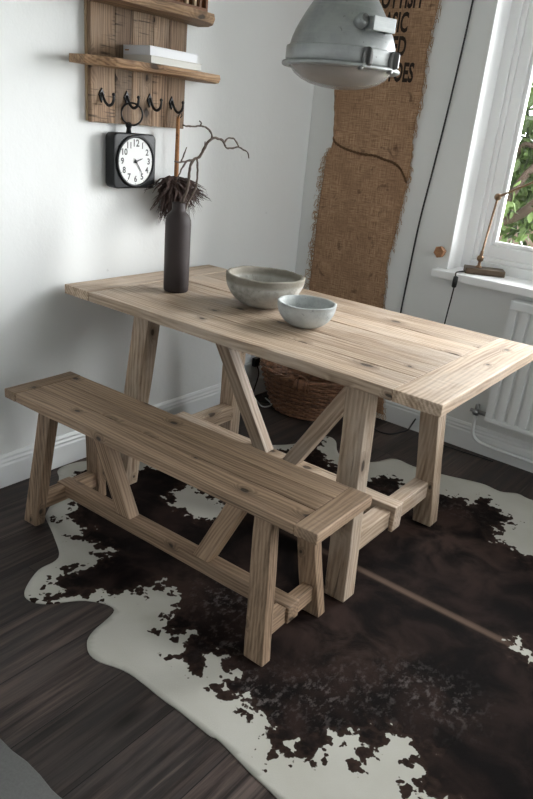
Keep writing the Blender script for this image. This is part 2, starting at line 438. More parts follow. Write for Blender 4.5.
# window wall with its opening, one mesh
bm = MB()
bm.box((0, 0, 0), (WX0, WD, ZC), bev=0); bm.box((WX1, 0, 0), (XR, WD, ZC), bev=0)
bm.box((WX0, 0, 0), (WX1, WD, WZ0 - .03), bev=0); bm.box((WX0, 0, WZ1), (WX1, WD, ZC), bev=0)
struct(bm.build('wall_back', M['wall']))
slab('wall_right_light_block', (3.5, YB, 0), (3.65, -1.35, ZC), M['wall'])  # unseen wall, added to hold back side light from the left wall
m = MB(); m.box((3.5, -1.35, 0), (3.65, .3, .80), bev=0); m.box((3.5, -1.35, 2.25), (3.65, .3, ZC), bev=0)
struct(m.build('wall_right_window_bay', M['wall'])).name = 'wall_right_bay'
w2 = struct(empty('window_2', (0, 0, 0))); m = MB()
for y0 in (-1.35, -.705, -.06): m.box((3.53, y0, .80), (3.60, y0 + .06, 2.25), 'z', .003)
for z0 in (.80, 2.19): m.box((3.535, -1.29, z0), (3.595, -.06, z0 + .06), 'y', .003)
m.build('window_frame', M['upvc'], w2)
MB().box((3.562, -1.29, .86), (3.566, -.06, 2.19), bev=0).build('pane', M['glass'], w2)
# baseboards with a moulded top
def baseboard(name, axis, a, b):
    prof = [(0, 0), (.019, 0), (.019, .088), (.015, .096), (.0165, .104), (.012, .112), (.012, .120), (.005, .130), (0, .130)]
    m = MB()
    if axis == 'y': m.prism([(p, a, z) for p, z in prof], [(p, b, z) for p, z in prof], bev=0)
    else: m.prism([(a, -p, z) for p, z in prof], [(b, -p, z) for p, z in prof], bev=0)
    struct(m.build(name, M['trim']))
baseboard('baseboard_left', 'y', YB, 0)
baseboard('baseboard_back', 'x', 0.02, XR)
# window: lining, frame, sash, glass, sill
wn = empty('window_1', (0, 0, 0)); struct(wn)
m = MB()
FY = .145
def ring(m, x0, x1, z0, z1, w, y0, y1, bev=.003, wb=None):
    wb = wb or w
    m.box((x0, y0, z0), (x0 + w, y1, z1), 'z', bev); m.box((x1 - w, y0, z0), (x1, y1, z1), 'z', bev)
    m.box((x0 + w, y0, z0), (x1 - w, y1, z0 + wb), 'x', bev); m.box((x0 + w, y0, z1 - w), (x1 - w, y1, z1), 'x', bev)
ring(m, WX0, WX1, WZ0, WZ1, .05, FY, FY + .07, .004)
ring(m, WX0 + .05, WX1 - .05, WZ0 + .05, WZ1 - .05, .022, FY + .012, FY + .07, .006)
m.build('window_frame', M['upvc'], wn)
m = MB()
sx0, sx1, sz0, sz1 = WX0 + .072, WX1 - .072, WZ0 + .072, WZ1 - .072
ring(m, sx0, sx1, sz0, sz1, .048, FY + .022, FY + .075, .006, .055)
ring(m, sx0 + .048, sx1 - .048, sz0 + .055, sz1 - .048, .018, FY + .036, FY + .07, .006)
m.build('sash', M['upvc'], wn)
MB().box((sx0 + .06, FY + .052, sz0 + .065), (sx1 - .06, FY + .056, sz1 - .06), bev=0).build('pane', M['glass'], wn)
m = MB()      # painted lining of the reveal (left, right, head)
m.box((WX0 - .001, -.002, WZ0), (WX0 + .004, FY, WZ1), 'z', 0); m.box((WX1 - .004, -.002, WZ0), (WX1 + .001, FY, WZ1), 'z', 0)
m.box((WX0 + .004, -.002, WZ1 - .004), (WX1 - .004, FY, WZ1 + .001), 'x', 0)
m.build('window_lining', M['upvc'], wn)
MB().box((.815, -.06, WZ0 - .03), (WX1 + .05, FY + .02, WZ0 + .006), 'x', .005).build('window_sill', M['upvc'], wn)

# ------------------------------------------------------------------ table
def leg(m, x0, x1, y0, y1, z1, dx, dy, tp=1., tone=None):
    a = [(x0, y0, 0), (x1, y0, 0), (x1, y1, 0), (x0, y1, 0)]
    xm = (x0 + x1) / 2
    b = [(xm + (p[0] - xm) * tp + dx, p[1] + dy, z1) for p in a]
    m.prism(a, b, (Vector((0, 0, 1)), Vector((1, 0, 0)), Vector((0, 1, 0))), .004, 7, .0022, tone=tone)
def trestle(root, mat, L, W, H, T, end, planks, inset, lw, ld, sp, a, b, rail, stre, brace, hook, rsh=0., tp=1.):
    m = MB(); m2s = []
    for y0, y1 in zip(planks, planks[1:]):
        m.box((end[0] + .001, y0 + .0006, H - T), (L - end[1] - .001, y1 - .0006, H - random.uniform(0, .0012)), 'x', .0028, 16, .0016)
    m.build('tabletop' if H > .6 else 'seat', mat, root)
    for x0, x1 in ((0, end[0]), (L - end[1], L)):
        MB().box((x0, -.0005, H - T), (x1, W + .0005, H + .0004), 'y', .004, 8, .0012).build('breadboard_end', mat, root)
    mid = W / 2; zt = H - T + .0005
    for sx in (0, 1):
        for sy in (0, 1):
            x0 = inset if sx == 0 else L - inset - lw
            y0 = mid - sp if sy == 0 else mid + sp - ld
            lm = MB(); leg(lm, x0, x0 + lw, y0, y0 + ld, zt, (a if sx == 0 else -a) * zt, (b if sy == 0 else -b) * zt, tp)
            lm.build('leg', mat, root)
    z0, z1, rw = rail; zc = (z0 + z1) / 2
    xs = []
    for sx in (0, 1):
        xc = inset + lw / 2 + a * zc + rsh if sx == 0 else L - inset - lw / 2 - a * zc - rsh
        xs.append(xc); hy = sp - ld - b * zc + .006
        MB().box((xc - rw / 2, mid - hy, z0), (xc + rw / 2, mid + hy, z1), 'y', .003, 5, .001).build('cross_rail', mat, root)
    s0, s1, sw, over = stre
    m = MB()
    m.box((xs[0] - over, mid - sw / 2, s0), (xs[1] + over, mid + sw / 2, s1), 'x', .004, 12, .001)
    if hook:      # ends notched over the rails
        m.box((xs[1] + rw / 2 + .001, mid - sw / 2, s0 - hook), (xs[1] + over, mid + sw / 2, s0 + .01), 'x', .004)
        m.box((xs[0] - over, mid - sw / 2, s0 - hook), (xs[0] - rw / 2 - .001, mid + sw / 2, s0 + .01), 'x', .004)
    m.build('stretcher', mat, root)
    bb, bt, bw, bd = brace
    for s in (-1, 1):
        cb = L / 2 + s * bb; ct = L / 2 + s * bt
        A = [(cb - bw / 2, mid - bd / 2, s1 - .001), (cb + bw / 2, mid - bd / 2, s1 - .001), (cb + bw / 2, mid + bd / 2, s1 - .001), (cb - bw / 2, mid + bd / 2, s1 - .001)]
        B = [(p[0] + ct - cb, p[1], zt) for p in A]
        d = Vector((ct - cb, 0, zt - s1)).normalized()
        MB().prism(A, B, (d, d.cross(Vector((0, 1, 0))), Vector((0, 1, 0))), .003, 6, .001).build('brace', mat, root)

tb = empty('dining_table', (.0502, -1.534, .0055), .0117)
tag(tb, 'pale weathered wooden trestle dining table with V braces, holding bowls and vase', 'table')
trestle(tb, M['table'], 1.5195, .791, .7588, .035, (.135, .143), [0, .147, .29, .455, .60, .791], .21, .075, .066, .349, .08, .08,
        (.122, .188, .058), (.140, .207, .060, .046), (.07, .39, .066, .05), .030, .015)
bn = empty('dining_bench', (.1699, -1.8754, .0055), .024)
tag(bn, 'long brown wooden trestle bench in front of the dining table', 'bench')
trestle(bn, M['bench'], 1.2822, .2752, .4645, .032, (.06, .07), [0, .098, .185, .2752], .104, .068, .038, .16, .105, .11,
        (.053, .110, .036), (.068, .113, .056, .027), (.175, .335, .064, .046), .012, .002, .88)

# ------------------------------------------------------------------ cowhide
def poly_sd(px, py, poly):
    """signed distance, positive inside"""
    P = np.array(poly); d2 = np.full(px.shape, 1e9); ins = np.zeros(px.shape, bool)
    nx = np.zeros(px.shape); ny = np.zeros(px.shape)
    for (x0, y0), (x1, y1) in zip(P, np.roll(P, -1, 0)):
        ex, ey = x1 - x0, y1 - y0
        t = np.clip(((px - x0) * ex + (py - y0) * ey) / (ex * ex + ey * ey + 1e-12), 0, 1)
        qx, qy = x0 + t * ex, y0 + t * ey
        d = (px - qx) ** 2 + (py - qy) ** 2
        k = d < d2; d2 = np.where(k, d, d2); nx = np.where(k, qx, nx); ny = np.where(k, qy, ny)
        c = ((y0 > py) != (y1 > py)) & (px < (x1 - x0) * (py - y0) / (y1 - y0 + 1e-12) + x0)
        ins ^= c
    return np.where(ins, 1, -1) * np.sqrt(d2), nx, ny
outline = [(.302, -1.827), (.431, -1.882), (.543, -1.945), (.557, -2.032), (.613, -2.117), (.658, -2.137), (.712, -2.112), (.781, -2.021), (.874, -1.988),
           (.907, -2.097), (.939, -2.14), (.997, -2.159), (1.098, -2.130), (1.232, -2.131), (1.292, -2.129), (1.395, -2.133), (1.423, -2.128), (1.539, -2.146), (1.623, -2.156),
           (1.80, -2.19), (2.05, -2.20), (2.20, -2.14), (2.33, -2.20), (2.50, -2.12), (2.47, -1.92), (2.36, -1.70), (2.40, -1.45), (2.52, -1.27), (2.40, -1.10), (2.36, -.84), (2.44, -.62), (2.48, -.42),
           (2.34, -.33), (2.2, -.38), (2.05, -.29), (1.80, -.25), (1.571, -.294), (1.5, -.284), (1.437, -.325), (1.345, -.318), (1.182, -.372), (1.057, -.40), (.951, -.397), (.905, -.50), (.82, -.585),
           (.733, -.543), (.66, -.45), (.604, -.432), (.56, -.50), (.546, -.619), (.477, -.725), (.40, -.80), (.36, -.95), (.30, -1.10), (.20, -1.28), (.081, -1.40), (.032, -1.50), (.04, -1.58), (.10, -1.62), (.19, -1.70)]
darkp = [(.324, -1.753), (.34, -1.817), (.389, -1.784), (.463, -1.784), (.478, -1.851), (.537, -1.842), (.579, -1.807), (.62, -1.841), (.654, -1.819), (.63, -1.903), (.62, -2.006), (.63, -2.062), (.691, -2.04),
         (.699, -2.075), (.66, -2.135), (.753, -2.048), (.778, -1.99), (.868, -1.9), (.88, -1.823), (.916, -1.804), (.998, -1.866), (1.044, -1.967), (1.103, -1.953), (1.106, -1.891), (1.14, -1.962), (1.141, -2.013),
         (1.242, -2.012), (1.25, -1.969), (1.209, -1.934), (1.251, -1.926), (1.301, -1.961), (1.302, -1.999), (1.364, -2.021), (1.381, -1.977), (1.418, -2.013), (1.463, -2.016), (1.495, -2.031), (1.546, -2.085),
         (1.555, -2.037), (1.606, -2.041), (1.629, -2.012), (1.629, -1.973), (1.614, -1.934), (1.66, -1.945), (1.666, -1.895), (1.675, -1.981), (1.706, -1.971), (1.737, -1.943), (1.722, -1.888), (1.714, -1.83),
         (1.762, -1.839), (1.795, -1.82), (1.799, -1.867), (1.838, -1.891), (1.838, -1.941), (1.885, -1.919), (2.02, -1.97), (2.2, -1.95), (2.28, -1.8), (2.24, -1.5), (2.30, -1.3), (2.25, -1.05), (2.2, -.8),
         (2.0, -.75), (1.85, -.70), (1.717, -.725), (1.686, -.744), (1.586, -.709), (1.557, -.645), (1.574, -.53), (1.481, -.487), (1.40, -.43), (1.382, -.523), (1.332, -.515), (1.266, -.537), (1.118, -.583),
         (1.014, -.575), (.984, -.663), (.88, -.74), (.812, -.673), (.716, -.633), (.658, -.581), (.592, -.459), (.563, -.689), (.522, -.752), (.46, -.85), (.42, -1.0), (.36, -1.15), (.26, -1.32), (.15, -1.45), (.12, -1.54), (.2, -1.60), (.27, -1.68)]
patchA = [(.494, -1.38), (.503, -1.299), (.618, -1.281), (.693, -1.285), (.731, -1.404), (.668, -1.426), (.566, -1.421)]
patchB = [(1.847, -1.248), (1.93, -1.23), (1.96, -1.27), (1.904, -1.285), (1.869, -1.276)]
st = .0125
gx = np.arange(0.0, 2.56, st); gy = np.arange(-2.24, -.22, st)
X, Y = np.meshgrid(gx, gy, indexing='ij')
oc = spline([(x, y, 0) for x, y in outline + outline[:1]], 5)[:-1]
oc = [(p.x, p.y) for p in oc]
sdo, qx, qy = poly_sd(X, Y, oc)
sel = sdo > -.5 * st
VX, VY = X.copy(), Y.copy()
cell = sel[:-1, :-1] & sel[1:, :-1] & sel[:-1, 1:] & sel[1:, 1:]
cnt = np.zeros(X.shape, int)
for a_, b_ in ((slice(0, -1), slice(0, -1)), (slice(1, None), slice(0, -1)), (slice(0, -1), slice(1, None)), (slice(1, None), slice(1, None))): cnt[a_, b_] += cell
bd = (cnt > 0) & (cnt < 4)
VX[bd] = qx[bd]; VY[bd] = qy[bd]
cell = sel[:-1, :-1] & sel[1:, :-1] & sel[:-1, 1:] & sel[1:, 1:]
ids = -np.ones(X.shape, int); verts = []; faces = []
I, J = np.nonzero(cell)
for i, j in zip(I, J):
    f = []
    for a, b in ((i, j), (i + 1, j), (i + 1, j + 1), (i, j + 1)):
        if ids[a, b] < 0: ids[a, b] = len(verts); verts.append((a, b))
        f.append(int(ids[a, b]))
    faces.append(f)
va = np.array(verts); px = VX[va[:, 0], va[:, 1]]; py = VY[va[:, 0], va[:, 1]]; sv = np.maximum(sdo[va[:, 0], va[:, 1]], 0)
pz = np.full(len(px), .0030)
edge = np.exp(-sv / .04)
wv = np.array([mnoise.noise(Vector((x * 5, y * 5, 1.3))) for x, y in zip(px, py)])
me = bpy.data.meshes.new('cowhide_rug')
me.from_pydata([(float(a), float(b), float(c)) for a, b, c in zip(px, py, pz)], [], faces); me.update()
sd, _, _ = poly_sd(px, py, darkp)
for p_, sgn in ((patchA, 1), (patchB, 1)):
    s2, _, _ = poly_sd(px, py, p_); sd = np.minimum(sd, -s2)
sd = np.clip(sd, -.2, .2)
def blobs(L): 
    r = np.zeros(len(px))
    for x, y, rx, ry, w in L: r = np.maximum(r, w * np.exp(-(((px - x) / rx) ** 2 + ((py - y) / ry) ** 2)))
    return r
roan = blobs([(1.09, -1.72, .10, .09, 1), (1.43, -1.96, .07, .06, 1), (1.38, -1.93, .06, .06, .9), (1.52, -1.85, .10, .08, .8), (1.70, -1.64, .10, .09, .8), (1.78, -1.62, .09, .09, .7), (1.60, -1.75, .12, .09, .5), (1.2, -1.85, .08, .07, .7), (1.15, -.72, .14, .08, .5), (1.35, -.62, .16, .07, .4)])
tan = blobs([(1.35, -.85, .35, .22, .8), (1.25, -1.6, .28, .16, .55), (.95, -1.75, .15, .12, .5), (1.45, -1.62, .2, .12, .5)])
sp = np.exp(-((py + 1.272) / .011) ** 2) * np.clip((px - .9) / .3, 0, 1) * np.clip((1.87 - px) / .08, 0, 1)
for nm, ar in (('sd', sd), ('roan', roan), ('tan', tan), ('spine', sp)):
    a = me.attributes.new(nm, 'FLOAT', 'POINT'); a.data.foreach_set('value', ar.astype(np.float32))
me.polygons.foreach_set('use_smooth', [True] * len(me.polygons))
me.materials.append(M['hide'])
hide = bpy.data.objects.new('cowhide_rug', me); COL.objects.link(hide)
so = hide.modifiers.new('thickness', 'SOLIDIFY'); so.thickness = .0028; so.offset = -1
tag(hide, 'black and white cowhide rug spread on the floor under table and bench', 'rug')

# grey rug at the near left corner
m = MB()
pts = [(.2 + .05 * k, -2.472 + .0035 * math.sin(k * 1.7)) for k in range(36)]
lo = [(x, y, .0) for x, y in pts] + [(1.95, -3.6, 0.), (.2, -3.6, 0.)]
m.prism(lo, [(x, y, .011) for x, y, z in lo], bev=.003)
tag(m.build('floor_mat', M['mat']), 'plain grey short-pile floor mat at the near left corner', 'mat')

# ------------------------------------------------------------------ wall rack
rk = empty('wall_shelf', (0, 0, 0))
tag(rk, 'rustic brown wooden wall shelf with two live-edge boards and four black hooks', 'wall shelf')
m = MB()
ys = [-1.388, -1.28, -1.20, -1.10, -1.02, -.926]
for a, b in zip(ys, ys[1:]):
    m.box((.012, a + .0008, 1.327 + random.uniform(-.001, .001)), (.031, b - .0008, 2.15), 'z', .002, 10, .001)
m.build('backboard', M['shelfwood'], rk)
MB().box((.001, -1.390, 1.33), (.012, -.94, 2.13), 'z', .001, tone=1).build('batten', M['paleslat'], rk)
def live_shelf(z0, z1, yl, yr, d):
    bm = bmesh.new(); n = 30; R0 = []
    for k in range(n + 1):
        u = k / n; y = yl + (yr - yl) * u
        fx = d + .010 * mnoise.noise(Vector((y * 7, z0 * 3, 0))) + .004 * mnoise.noise(Vector((y * 25, z0, 2)))
        fx -= .085 * max(0, (u - .90) / .10) ** 1.2 + .060 * max(0, (.16 - u) / .16) ** 1.3
        dz = .004 * mnoise.noise(Vector((y * 6, 4, z0)))
        c = .007 + .003 * mnoise.noise(Vector((y * 11, 9, z0)))
        R0.append([bm.verts.new(q) for q in ((  .0315, y, z0 + dz), (fx - c, y, z0 + dz), (fx + .001, y, (z0 + z1) / 2 + dz), (fx - .004, y, z1 + dz * .3), (  .0315, y, z1 + dz * .3))])
    for a, b in zip(R0, R0[1:]):
        for k in range(5): bm.faces.new((a[k], a[(k + 1) % 5], b[(k + 1) % 5], b[k]))
    bm.faces.new(R0[0][::-1]); bm.faces.new(R0[-1]); bmesh.ops.recalc_face_normals(bm, faces=bm.faces[:])
    MB().bm(bm, (Vector((0, 1, 0)), Vector((1, 0, 0)), Vector((0, 0, 1)))).build('shelf', M['liveedge'], rk)
SH1 = 1.533
live_shelf(1.507, SH1, -1.478, -.815, .178)
SH2 = 1.732
live_shelf(1.700, SH2, -1.50, -.868, .178)
for y in (-1.343, -1.228, -1.115, -1.0):
    hk = MB()
    # diamond back plate, hook arm and ball
    hk.prism([(.0312, y, 1.443), (.0312, y - .015, 1.418), (.0312, y, 1.390), (.0312, y + .015, 1.418)],
             [(.036, y, 1.440), (.036, y - .012, 1.418), (.036, y, 1.394), (.036, y + .012, 1.418)], bev=.0015)
    arm = spline([(.036, y, 1.425), (.043, y, 1.410), (.051, y + .003, 1.394), (.065, y + .006, 1.385), (.080, y + .009, 1.392), (.086, y + .010, 1.408), (.086, y + .010, 1.420)], 5)
    hk.tube(arm, [.0038 + .0016 * math.sin(PI * i / (len(arm) - 1)) for i in range(len(arm))], 8)
    hk.lathe([(0, -.0065), (.005, -.004), (.0065, 0), (.005, .004), (0, .0065)], (.086, y + .010, 1.422), 10)
    hk.build('hook', M['iron'], rk)

# books
def book(name, lo, hi, cover, label):
    r = empty(name, ((lo[0] + hi[0]) / 2, (lo[1] + hi[1]) / 2, lo[2]))
    ox, oy, oz = r.location
    tag(r, label, 'book', 'books on the wall shelf')
    L = lambda a: (a[0] - ox, a[1] - oy, a[2] - oz)
    m = MB(); t = .0025
    m.box(L(lo), L((hi[0], hi[1], lo[2] + t)), bev=.0008); m.box(L((lo[0], lo[1], hi[2] - t)), L(hi), bev=.0008)
    m.box(L((lo[0], lo[1], lo[2] + t * .5)), L((hi[0], lo[1] + t, hi[2] - t * .5)), bev=.0008)
    r_cover = m.build('cover', cover, r); book.cover = r_cover
    MB().box(L((lo[0] + .004, lo[1] + t, lo[2] + t)), L((hi[0] - .0015, hi[1] - .004, hi[2] - t)), bev=0).build('pages', M['paper'] if cover is M['covercream'] else M['coverwhite'], r)
    return r
SB = SH1 + .0016
book('book', (.03, -1.243, SB), (.176, -.988, SB + .024), M['covercream'], 'cream book lying flat on the lower shelf, underneath the white one')
b2 = book('book', (.028, -1.243, SB + .0242), (.17, -1.003, SB + .054), M['coverwhite'], 'white book lying on top of the cream book on the lower shelf')
MB().box((-.0712 + .012, -.1203, .012), (-.0712 + .032, -.1199, .016), bev=0).build('spine_mark', M['handle'], book.cover)

# wooden slatted box standing on the upper shelf
SB2 = SH2 + .0016
bx = empty('wooden_box', (.10, -1.10, SB2))
tag(bx, 'reddish-brown slatted wooden box standing on the upper shelf', 'box')
m = MB(); m.box((-.06, -.12, 0), (.055, .152, .012), 'y', .002); m.box((-.06, .140, .012), (.055, .152, .22), 'z', .002); m.box((-.06, -.12, .012), (.055, -.108, .22), 'z', .002); m.box((-.06, -.108, .012), (-.05, .14, .22), 'z', .001)
m.build('carcass', M['redwood'], bx)
for k, y in enumerate((-.09, -.045, 0.0, .045, .085, .112)):
    MB().box((.045, y - .006, .012), (.056, y + .006, .22), 'z', .0015).build('slat', M['paleslat'] if k in (1, 3, 4) else M['redwood'], bx)

# ------------------------------------------------------------------ clock
ck = empty('wall_clock', (.034, -1.208, 1.20))
tag(ck, 'square black hanging clock with round white dial below the shelf', 'clock')
def rrect(w, h, r, n=5):
    out = []
    for cx, cy, a0 in ((w - r, h - r, 0), (-w + r, h - r, 90), (-w + r, -h + r, 180), (w - r, -h + r, 270)):
        for k in range(n + 1):
            a = math.radians(a0 + 90 * k / n); out.append((cx + r * math.cos(a), cy + r * math.sin(a)))
    return out
m = MB(); rr = rrect(.104, .098, .022)
m.prism([(-.022, y, z) for y, z in rr], [(.028, y, z) for y, z in rr], bev=.006, seg=3)
m.build('case', M['clockblack'], ck, autosmooth=40)
RX = Matrix.Rotation(PI / 2, 4, 'Y')
MB().lathe([(.084, .0275), (.093, .0275), (.094, .033), (.088, .036), (.084, .033)], M=RX, n=64, closed=True).build('bezel', M['clockblack'], ck)
dl = MB().lathe([(0, .030), (.0845, .030), (.0845, .0280), (0, .0280)], M=RX, n=64).build('dial', M['dial'], ck)
dl.data.set_sharp_from_angle(angle=.5)
def on_dial(bm, cy, cz, h=.0305):
    for v in bm.verts: v.co = Vector((h, cy + v.co.x, cz + v.co.y))
    return bm
nm = MB()
for k in range(1, 13):
    a = math.radians(90 - 30 * k)
    nm.bm(on_dial(text_mesh(str(k), .031 if k != 12 else .035, bold=.0008), .065 * math.cos(a), .064 * math.sin(a)))
nm.build('numerals', M['dialink'], dl)
tk = MB()
for k in range(60):
    a = 2 * PI * k / 60; r0, r1, w = (.078, .083, .0009) if k % 5 == 0 else (.081, .083, .0004)
    d = Vector((0, math.cos(a), math.sin(a))); e = Vector((0, -math.sin(a), math.cos(a))); c = Vector((.0304, 0, 0))
    bm = bmesh.new(); bm.faces.new([bm.verts.new(c + d * r + e * s) for r, s in ((r0, -w), (r1, -w), (r1, w), (r0, w))]); tk.bm(bm)
tk.build('minute_track', M['dialink'], dl)
def hand(ang, ln, w, h):
    a = math.radians(ang); d = Vector((0, math.cos(a), math.sin(a))); e = Vector((0, -math.sin(a), math.cos(a))); x = Vector((h, 0, 0)); x2 = Vector((h + .0012, 0, 0))
    L = [d * -.012 + e * w * .8, d * -.012 - e * w * .8, d * ln * .7 - e * w, d * ln - e * w * .2, d * ln + e * w * .2, d * ln * .7 + e * w]
    MB().prism([x + q for q in L], [x2 + q for q in L], bev=0).build('hand', M['dialink'], ck)
hand(90 - 72, .036, .0022, .0312); hand(90 - 144, .052, .0016, .0326)
MB().lathe([(0, .030), (.006, .030), (.006, .0345), (0, .0352)], M=RX, n=16).build('hand_boss', M['dialink'], ck)
m = MB(); m.tube([(.003, -.012, .097), (.003, -.012, .114), (.003, -.012, .120)], [.010, .008, .009], 12); m.lathe([(0, -.013), (.009, -.009), (.0125, 0), (.009, .009), (0, .013)], (.003, -.012, .124), 14)
hs = m.build('hanger_stem', M['clockblack'], ck)
rc = Vector((.020, -.012, .164))
ringp = [rc + Vector((.024 * math.cos(2 * PI * k / 40), .030 * math.cos(2 * PI * k / 40), .038 * math.sin(2 * PI * k / 40))) for k in range(40)]
m = MB(); m.tube(ringp, .0036, 8, closed=True); m.build('ring', M['iron'], hs)

# ------------------------------------------------------------------ feather duster on the right-hand hook
fd = empty('feather_duster', (.07, -.997, 1.00))
tag(fd, 'dark brown feather duster with amber wooden handle hanging behind the vase', 'duster')
MB().tube([(0, 0, .372), (0, 0, .366), (0, 0, .26), (0, 0, .14), (0, 0, .10)], [.004, .0075, .0085, .0095, .010], 12).build('handle', M['handle'], fd)
MB().tube(spline([(0, 0, .360), (.012, -.010, .375), (.012, .0, .384), (.010, .010, .375), (0, 0, .360)], 5), .0018, 6).build('hanging_loop', M['iron'], fd)
m = MB()
random.seed(3)
for k in range(620):
    a = random.uniform(0, 2 * PI); ln = random.uniform(.09, .19); sp_ = random.uniform(.25, 1.25)
    d = Vector((math.cos(a), math.sin(a), 0)); p = Vector((0, -.012, random.uniform(.085, .145))); pts = []
    if d.x < -.1: sp_ *= .4
    for i in range(7):
        u = i / 6
        pts.append(p + d * (ln * sp_ * .8 * u ** .9) + Vector((0, 0, .018 * math.sin(u * 2.2) - ln * u * u * (1.05 - .55 * sp_) + .03 * max(0, sp_ - .8) * max(0, u - .7) * 3)) + Vector((random.uniform(-1, 1), random.uniform(-1, 1), random.uniform(-1, 1))) * .011 * u)
        if pts[-1].x < -.062: pts[-1].x = -.062
    bm = bmesh.new(); side = Vector((-d.y, d.x, random.uniform(-.6, .6))).normalized(); prev = None
    for i, q in enumerate(pts):
        u = i / 6; w = .0075 * math.sin(PI * min(1, .15 + u * .88)) + .0006
        a0, b0, c0 = bm.verts.new(q - side * w + Vector((0, 0, -w * .5))), bm.verts.new(q), bm.verts.new(q + side * w + Vector((0, 0, -w * .5)))
        if prev:
            bm.faces.new((prev[0], prev[1], b0, a0)); bm.faces.new((prev[1], prev[2], c0, b0))
        prev = (a0, b0, c0)
    m.bm(bm, None, True)
tag(m.build('feathers', M['feather'], fd), kind='stuff')

# ------------------------------------------------------------------ vase, twig, bowls
TZ = .7645
vs = MB().lathe([(0, 0), (.046, 0), (.0495, .004), (.0505, .02), (.0505, .225), (.049, .240), (.043, .254), (.034, .262), (.0275, .268), (.0255, .275), (.0255, .292), (.024, .2945), (.021, .292), (.021, .262), (.04, .24), (.045, .22), (.045, .008), (0, .006)], n=48, M=Matrix.Diagonal((.935, .935, 1.095, 1))).build('bottle_vase', M['vase'], loc=(.332, -1.238, TZ))
tag(vs, 'tall matt dark brown bottle vase on the far left of the table', 'vase')
tw = empty('twig', (.332, -1.226, TZ + .31))
tag(tw, 'bare crooked dry twig standing in the dark bottle vase', 'twig')
def W2(u): return [Vector((.330 + x, y - .044 - .070 * min(1, max(0, (y + 1.10) / .2)) + .028 * min(1, max(0, (y + .90) / .1)), z)) - Vector(tw.location) for x, y, z in u]
def gnarl(pts, r0, r1, per=5):
    q = spline(pts, per); n = len(q)
    q = [p + mnoise.noise_vector(p * 60) * .0025 for p in q]
    return q, [(r0 + (r1 - r0) * i / (n - 1)) * (1 + .35 * mnoise.noise(p * 90)) for i, p in enumerate(q)]
br = [
  ([(0, -1.188, TZ + .015), (0, -1.182, .95), (0, -1.176, 1.068), (.004, -1.162, 1.12), (.006, -1.154, 1.157), (.003, -1.150, 1.19), (.0, -1.138, 1.222), (.0, -1.118, 1.236), (.004, -1.098, 1.245), (.008, -1.06, 1.285), (.012, -1.03, 1.305), (.012, -1.0, 1.312), (.010, -.965, 1.310), (.008, -.93, 1.306), (.004, -.90, 1.297)], .0052, .0036),
  ([(.004, -.90, 1.297), (0, -.888, 1.281), (.004, -.866, 1.279), (.006, -.842, 1.284), (.01, -.825, 1.279), (.012, -.80, 1.268), (.012, -.788, 1.247)], .0032, .0022),
  ([(.004, -.90, 1.297), (.002, -.885, 1.313), (.004, -.862, 1.313), (.006, -.845, 1.298), (.008, -.835, 1.283)], .003, .0024),
  ([(.012, -1.02, 1.308), (.015, -1.03, 1.325), (.012, -1.06, 1.342), (.010, -1.10, 1.348), (.008, -1.135, 1.345), (.006, -1.17, 1.343), (.004, -1.19, 1.345)], .0032, .0026),
  ([(.012, -1.115, 1.347), (.012, -1.108, 1.357), (.012, -1.118, 1.364)], .0024, .0018),
  ([(.0, -1.118, 1.236), (-.002, -1.16, 1.228), (0, -1.19, 1.224), (0, -1.222, 1.226)], .0034, .0022),
  ([(0, -1.162, 1.228), (.004, -1.185, 1.205), (.006, -1.20, 1.19), (.006, -1.215, 1.165)], .003, .002),
  ([(.0, -1.19, 1.224), (.002, -1.18, 1.245), (.002, -1.166, 1.275)], .0028, .0018),
  ([(.002, -1.182, .97), (.004, -1.165, 1.06), (.01, -1.135, 1.115), (.012, -1.118, 1.15), (.008, -1.112, 1.20), (.004, -1.112, 1.238)], .004, .0032),
  ([(.010, -1.072, 1.27), (.012, -1.074, 1.29), (.012, -1.07, 1.298)], .0024, .0016),
]
m = MB()
for pts, r0, r1 in br:
    q, rr_ = gnarl(W2(pts), r0, r1); m.tube(q, [v * 1.12 for v in rr_], 6)
m.build('branches', M['twig'], tw)

def bowl(name, r, h, t, base, seed, mat, loc, rough):
    def wob(q, a):
        k = q.z / h; s = 1 + rough * mnoise.noise(Vector((math.cos(a) * 1.3, math.sin(a) * 1.3, seed))) * k
        dz = rough * .35 * mnoise.noise(Vector((math.cos(a) * 1.6, math.sin(a) * 1.6, seed + 5))) * k * h * 2
        f = rough * .02 * mnoise.noise(Vector((math.cos(a) * 9, math.sin(a) * 9, seed))) * k
        return Vector((q.x * s, q.y * s, q.z + dz + f))
    pr = [(0, 0), (base, 0)]
    for k in range(1, 13):
        u = k / 12; a = u * PI / 2
        pr.append((base + (r - base) * math.sin(a) ** .95, h * (1 - math.cos(a)) ** .92 * .96))
    pr += [(r + .001, h * .975), (r - t * .25, h), (r - t * .75, h), (r - t, h * .965)]
    for k in range(10, -1, -1):
        u = k / 11; a = u * PI / 2
        pr.append(((base * .8 + (r - t - base * .8) * math.sin(a) ** .95) if k else 0, t * .9 + (h * .93 - t * .9) * (1 - math.cos(a)) ** .92))
    return MB().lathe(pr, n=72, wob=wob).build(name, mat, loc=loc)
tag(bowl('bowl', .143, .116, .017, .036, 1.7, M['bowlbig'], (.662, -1.124, TZ), .06), 'larger greenish-grey stone bowl with mossy rim on the table', 'bowl')
tag(bowl('bowl', .0995, .082, .010, .028, 4.2, M['bowlsmall'], (.918, -1.212, TZ), .045), 'smaller pale grey concrete bowl in front of the larger bowl', 'bowl')

